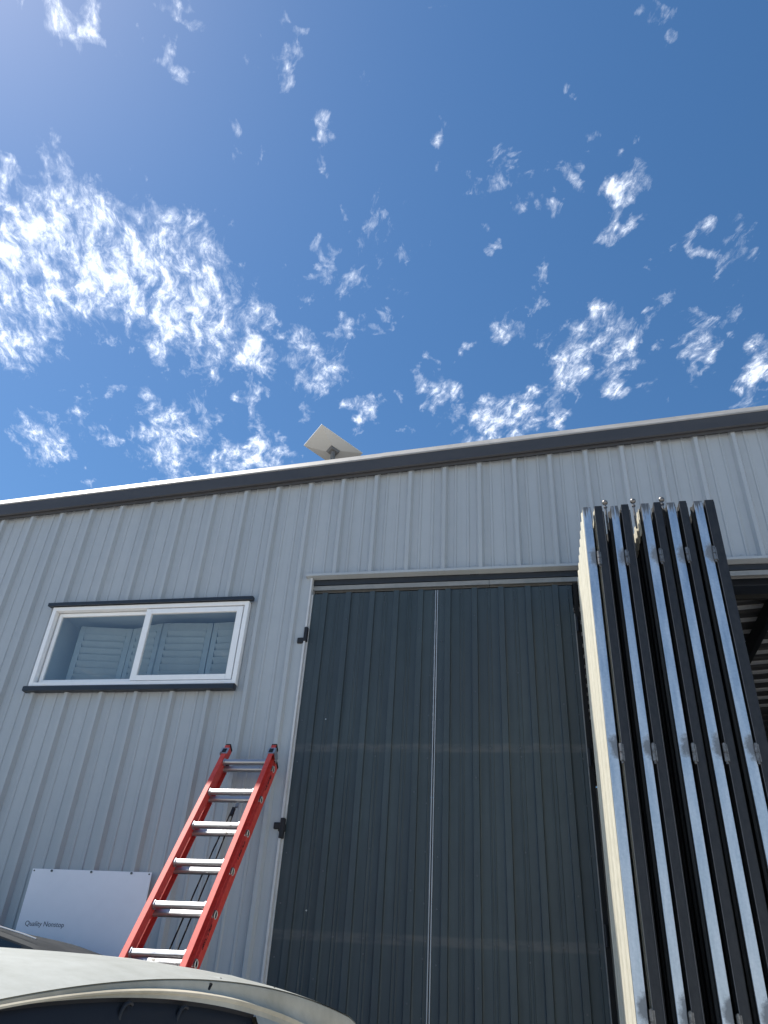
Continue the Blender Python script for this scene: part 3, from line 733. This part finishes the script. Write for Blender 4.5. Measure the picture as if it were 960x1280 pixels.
side_n = [Vector((x, 4.13, prof2(x) - .07)) for x in xs2]; bel_n = [Vector((x - (.0 if x < -2.6 else 0), 3.98, 1.12)) for x in xs2]
for yy_, s in ((4.13, -1), (5.07, 1)):
    MB().grid([[Vector((x, yy_, prof2(x) - .026)), Vector((x, 4.6 + s*.55, 1.36)), Vector((x, 4.6 + s*.62, 1.12))] for x in xs2]).build('side_frame', GP.m, car2, smooth=True, fix=False)
def q2(x, t, out=.006): 
    a = Vector((x, 4.13, prof2(x) - .026)); b_ = Vector((x, 4.05, 1.36)); p = a + (b_ - a)*t; return p + Vector((0, -out, out*.3))
for a0, a1 in ((-2.655, -3.6), (-2.43, -2.585)):
    ns = 5; MB().grid([[q2(a0 + (a1 - a0)*i/ns, t) for t in (.03, .5, .98)] for i in range(ns+1)]).build('side_window', CGL.m, car2, fix=False)
MB().tube([Vector((x, 4.18, prof2(x) + .012)) for x in (-2.62, -2.7, -2.9, -3.3, -4.0)], .005, 8).build('roof_rail', RIMM.m, car2, smooth=True)
rows = []
for x in [-2.285, -2.30, -2.40, -2.7, -3.2, -4.2, -5.2, -5.9, -6.4, -6.55]:
    k = 1 if -6.2 < x < -2.6 else .92; top = 1.12 if x > -5.3 else 1.02
    h = [(.6*k, .26), (.74*k, .36), (.76*k, .6), (.75*k, .9), (.64*k, top)]
    rows.append([Vector((x, 4.6 + v, z)) for v, z in h] + [Vector((x, 4.6 - v, z)) for v, z in h[::-1]] + [Vector((x, 4.6 + h[0][0], h[0][1]))])
b = MB().grid(rows); nn = len(rows[0]) - 1; b.add(rows[0][:nn], [tuple(range(nn))]).add(rows[-1][:nn], [tuple(range(nn))])
b.build('body', GP.m, car2, smooth=True)
MB().add([Vector((-2.275, 4.05, 1.12)), Vector((-2.275, 5.15, 1.12)), Vector((-2.272, 5.07, E + .05)), Vector((-2.272, 4.13, E + .05))], [(0, 1, 2, 3)]).build('rear_glass', CGL.m, car2)
MB().add([Vector((-5.2, 4.13, E + .2)), Vector((-5.2, 5.07, E + .2)), Vector((-5.75, 5.2, 1.04)), Vector((-5.75, 4.0, 1.04))], [(0, 1, 2, 3)]).build('windscreen', CGL.m, car2)
for s in (-1, 1):
    for x in (-2.95, -5.7):
        c = Vector((x, 4.6 + s*.68, .33)); Y_ = Vector((0, 1, 0))
        o = MB().tube([c - Y_*.09, c - Y_*.08, c + Y_*.08, c + Y_*.09], [.30, .33, .33, .30], 28).build('tyre', TYRE.m, car2, smooth=True)
        MB().tube([c + Y_*s*.085, c + Y_*s*.096], [.21, .19], 20).build('wheel_rim', RIMM.m, o, smooth=True)

# ================================================================ cloud sheet, 1500 m up
HC = 1500.0
BL = np.array([
(-0.752,0.643,11.87,7.35,-1.31,9.57,1.00),
(-0.667,0.640,10.45,5.81,-1.89,13.72,1.00),
(-0.626,0.722,6.42,3.17,-1.19,8.88,1.15),
(-0.547,0.799,10.62,4.40,-1.06,8.19,1.10),
(-0.475,0.718,26.51,6.04,0.85,13.73,0.80),
(-0.774,0.752,8.32,4.89,-1.26,9.64,0.85),
(-0.620,0.882,29.41,12.91,-2.12,17.03,0.80),
(-0.538,0.937,28.27,14.58,-4.86,12.53,0.80),
(-0.457,0.893,24.98,11.93,-3.77,9.89,1.00),
(-0.503,1.045,42.45,19.58,-3.91,9.83,0.75),
(-0.886,0.839,16.26,10.20,-1.52,12.12,0.85),
(-0.818,0.680,17.10,11.14,-1.41,10.46,1.00),
(-0.902,0.808,25.00,16.28,-1.67,13.16,0.70),
(-0.501,0.350,18.31,19.32,-14.27,25.75,1.00),
(-0.505,0.377,46.00,24.85,-8.22,53.41,1.00),
(-0.371,0.371,38.75,-8.89,27.87,98.30,0.80),
(-0.404,0.424,36.69,23.48,-12.02,35.96,0.75),
(-0.252,0.407,82.41,24.03,-12.15,78.64,0.60),
(-0.269,0.445,36.67,10.90,-7.81,51.32,0.60),
(-0.247,0.514,62.40,28.24,-13.32,39.44,0.65),
(-0.262,0.582,95.90,24.85,-5.44,37.63,0.85),
(-0.631,0.547,56.51,21.54,0.77,26.70,0.65),
(-0.686,0.513,49.15,31.05,-9.10,62.86,0.65),
(-0.463,0.425,64.38,30.84,-16.82,110.97,0.50),
(-0.462,0.348,38.25,19.68,-14.82,95.00,0.50),
(-1.001,1.100,17.16,5.71,4.21,13.64,0.80),
(-0.959,1.131,24.11,13.65,-2.00,18.40,0.70),
(-0.862,1.032,34.98,11.86,3.60,17.11,0.70),
(-0.857,1.108,27.80,22.06,-22.73,26.31,0.70),
(-0.769,0.977,42.44,21.41,-4.40,37.15,0.55),
(-0.720,1.139,10.60,5.25,-1.88,7.45,0.85),
(-0.703,1.033,26.70,11.99,-2.46,21.24,0.60),
(-0.608,1.092,38.92,14.80,-3.83,33.82,0.60),
(-0.574,1.219,11.05,2.43,2.45,16.08,0.95),
(-0.768,1.251,26.23,11.34,-1.59,15.36,0.90),
(-1.025,1.180,36.59,21.49,-1.84,17.36,0.40),
(-0.954,1.246,63.22,33.51,-1.88,18.32,0.50),
(-0.357,0.979,17.20,7.94,-5.14,9.58,0.80),
(-0.369,0.895,46.11,22.86,-7.12,13.62,0.65),
(-0.287,0.896,61.67,22.52,-7.26,19.35,0.65),
(-0.231,0.886,28.25,-4.60,21.70,50.62,0.70),
(-0.426,0.963,70.14,30.65,-5.70,14.75,0.60),
(-0.303,1.096,28.45,5.89,-2.45,21.34,0.80),
(-0.296,0.750,54.96,27.19,-10.83,22.09,0.60),
(-0.319,0.787,92.62,24.26,-6.76,51.06,0.60),
(-0.215,1.067,81.12,12.96,-3.74,31.98,0.65),
(-0.225,1.155,61.83,9.77,-5.06,45.14,0.60),
(-0.415,1.090,61.13,16.58,-4.82,42.10,0.40),
(-0.507,1.235,39.89,11.93,-1.89,17.87,0.30),
(-0.135,1.066,25.20,4.43,-3.47,13.97,0.80),
(-0.036,1.157,14.00,-0.83,2.52,16.12,1.00),
(0.011,1.132,52.21,10.92,-6.10,11.52,0.90),
(-0.084,0.949,99.24,22.23,-12.61,33.82,0.70),
(-0.148,0.990,76.50,9.74,-6.71,55.00,0.40),
(-0.055,1.097,55.33,3.71,-3.71,31.87,0.60),
(-0.006,0.926,34.97,8.68,-9.99,20.15,0.65),
(0.041,0.851,71.45,35.15,-17.85,20.17,0.70),
(0.058,0.798,85.58,19.33,-18.64,39.77,0.50),
(0.164,0.694,48.29,12.10,-9.93,18.10,1.00),
(0.095,0.663,75.85,20.85,-12.25,24.19,0.65),
(0.116,0.607,120.28,-4.92,-9.95,68.08,0.60),
(0.149,0.628,79.77,-5.20,-12.55,86.48,0.60),
(0.024,0.697,65.28,23.46,-24.84,43.72,0.55),
(0.054,0.692,88.36,0.65,-7.18,51.01,0.50),
(-0.032,0.749,74.44,28.82,-26.53,44.99,0.55),
(-0.030,0.638,40.66,2.90,-5.80,40.51,0.42),
(-0.079,0.581,65.70,25.10,-12.88,29.12,0.50),
(0.144,0.738,44.43,20.19,-23.99,29.99,0.50),
(0.089,1.033,27.52,5.94,-5.34,9.09,0.95),
(0.086,1.159,41.51,-0.51,-3.74,32.90,0.95),
(0.151,0.960,19.37,5.71,-9.12,12.19,0.80),
(0.200,0.975,36.91,1.60,-7.66,20.93,0.85),
(0.177,1.056,34.96,1.94,-5.39,14.40,0.75),
(0.237,0.910,53.35,19.98,-12.91,14.47,0.70),
(0.303,1.007,26.88,3.05,-10.15,16.80,0.80),
(0.331,0.939,26.35,-14.56,18.86,24.36,0.65),
(0.285,0.802,33.00,4.73,-17.67,31.67,0.65),
(0.337,0.792,40.49,11.75,-11.60,15.23,0.60),
(0.419,1.089,31.67,0.39,-6.28,11.22,1.00),
(0.199,0.840,104.02,-9.26,-7.16,53.73,0.40),
(0.199,1.084,17.82,-1.37,-4.04,33.98,0.30),
(0.071,0.950,18.09,2.28,-14.08,38.27,0.30),
(0.182,0.457,31.57,2.54,-14.35,44.90,0.55),
(0.088,0.526,72.75,-1.50,-10.78,71.58,0.40),
(-0.071,0.422,104.76,12.88,-19.64,126.54,0.45),
(-0.164,0.477,43.89,8.69,-5.84,38.62,0.33),
(0.236,0.650,96.92,-12.59,-8.85,61.19,0.36),
(-0.148,0.446,66.42,12.56,-16.30,106.42,0.36),
(0.020,0.637,18.21,0.61,-3.94,27.44,0.25),
(-0.361,0.552,21.32,7.39,-6.12,42.14,0.20),
(-0.252,0.788,12.58,2.72,-2.06,15.54,0.20),
(-0.200,0.719,11.45,2.17,-1.58,11.51,0.15)
])
# the same broken cloud goes on past the frame
ex = []
while len(ex) < 110:
    q = rng.uniform(-2.6, 2.6, 2)
    if -1.35 < q[0] < .75 and .0 < q[1] < 1.75: continue
    if np.hypot(q[0] + .42, q[1] - .1) < .33: continue      # clear sky round the sun
    r = rng.uniform(.03, .13, 2); a = rng.uniform(-.5, .5)
    ex.append((q[0], q[1], math.cos(a)/r[0], math.sin(a)/r[0], -math.sin(a)/r[1], math.cos(a)/r[1], rng.uniform(.5, 1.0)))
BL = np.vstack([BL, np.array(ex)])
gx = np.concatenate([np.linspace(-3, -1.4, 60, endpoint=False), np.linspace(-1.4, .8, 300, endpoint=False), np.linspace(.8, 3, 80)])
gy = np.concatenate([np.linspace(-3, .15, 110, endpoint=False), np.linspace(.15, 1.8, 240, endpoint=False), np.linspace(1.8, 3, 45)])
GXm, GYm = np.meshgrid(gx, gy); den = np.zeros_like(GXm)
def vnoise(X, Y, seed):
    g_ = np.random.default_rng(seed).random((512, 512)); xi = np.floor(X).astype(int); yi = np.floor(Y).astype(int); fx = X - xi; fy = Y - yi
    fx = fx*fx*(3 - 2*fx); fy = fy*fy*(3 - 2*fy); q = lambda i, j: g_[(xi + i) % 512, (yi + j) % 512]
    return (q(0, 0)*(1-fx) + q(1, 0)*fx)*(1-fy) + (q(0, 1)*(1-fx) + q(1, 1)*fx)*fy - .5
def fb(X, Y, f, seed, o=4): return sum(vnoise(X*f*2**k + 100, Y*f*2**k + 100, seed + k)*.55**k for k in range(o))
# ragged outlines: push the cover about with a fractal field
WX = GXm + .040*fb(GXm, GYm, 28, 1); WY = GYm + .055*fb(GXm, GYm, 28, 21)
for cx, cy, a, b_, c, d, s in BL:
    dx = WX - cx; dy = WY - cy; r2 = (a*dx + b_*dy)**2 + (c*dx + d*dy)**2
    s = .22 + .70*min(s, 1.0) + (.10 if s > .93 else 0)
    e_ = s*np.exp(-.9*r2); den = np.maximum(den, e_)*.75 + .25*np.minimum(den + e_, .95)
ny, nx = GXm.shape
me = bpy.data.meshes.new('clouds')
vv = np.stack([GXm.ravel()*HC, GYm.ravel()*HC, np.full(nx*ny, HC)], 1)
ii = (np.arange(ny-1)[:, None]*nx + np.arange(nx-1)[None, :]).ravel()
fs = np.stack([ii, ii+1, ii+nx+1, ii+nx], 1)
me.from_pydata(vv.tolist(), [], fs.tolist()); me.update()
at = me.attributes.new('cover', 'FLOAT', 'POINT'); at.data.foreach_set('value', den.ravel().astype(np.float32))
CL = NT('cloud')
_co = CL.coords((1/HC,)*3)
_at = CL.n('Attribute', attribute_name='cover')
_wv = CL.n('TexNoise'); _wv.inputs['Scale'].default_value = 9; _wv.inputs['Detail'].default_value = 3; CL.l(_co, _wv.inputs['Vector'])
_ad = CL.n('VectorMath', operation='MULTIPLY_ADD'); CL.l(_wv.outputs['Color'], _ad.inputs[0]); _ad.inputs[1].default_value = (.05, .05, 0); CL.l(_co, _ad.inputs[2])
_m0 = CL.n('Mapping'); _m0.inputs['Rotation'].default_value = (0, 0, -.42); CL.l(_ad.outputs[0], _m0.inputs['Vector'])
_mp = CL.n('Mapping'); _mp.inputs['Scale'].default_value = (1.7, .85, 1); CL.l(_m0.outputs[0], _mp.inputs['Vector'])
n1 = CL.noise(22, 9, .62, _mp.outputs['Vector'], .35); n2 = CL.noise(62, 8, .74, _mp.outputs['Vector'], .7)
_nn = CL.math('ADD', CL.math('MULTIPLY', n1, .55), CL.math('MULTIPLY', n2, .45))
_n1b = CL.math('ADD', CL.math('MULTIPLY', n1, .72), CL.math('MULTIPLY', n2, .28))
_cv = CL.math('ADD', _at.outputs['Fac'], CL.math('MULTIPLY_ADD', _n1b, 2.3, -1.17))
_cv = CL.ramp(_cv, ((.36, 0), (.68, .28), (1.0, .86)))
_sr = CL.ramp(_nn, ((.37, .04), (.50, .46), (.64, 1.0)))
_al = CL.math('MULTIPLY', CL.math('MULTIPLY', _cv, _sr), 1.05, clamp=True)
_tr = CL.n('BsdfTransparent'); _tl = CL.n('BsdfTranslucent'); _tl.inputs[0].default_value = (.74, .76, .78, 1); _df = CL.n('BsdfDiffuse'); _df.inputs[0].default_value = (.9, .92, .95, 1)
_mx = CL.n('MixShader'); CL.l(_al, _mx.inputs[0]); CL.l(_tr.outputs[0], _mx.inputs[1]); CL.l(_tl.outputs[0], _mx.inputs[2])
CL.l(_mx.outputs[0], CL.t.nodes['Material Output'].inputs['Surface'])
me.materials.append(CL.m)
o = link('clouds', me); o['kind'] = 'stuff'
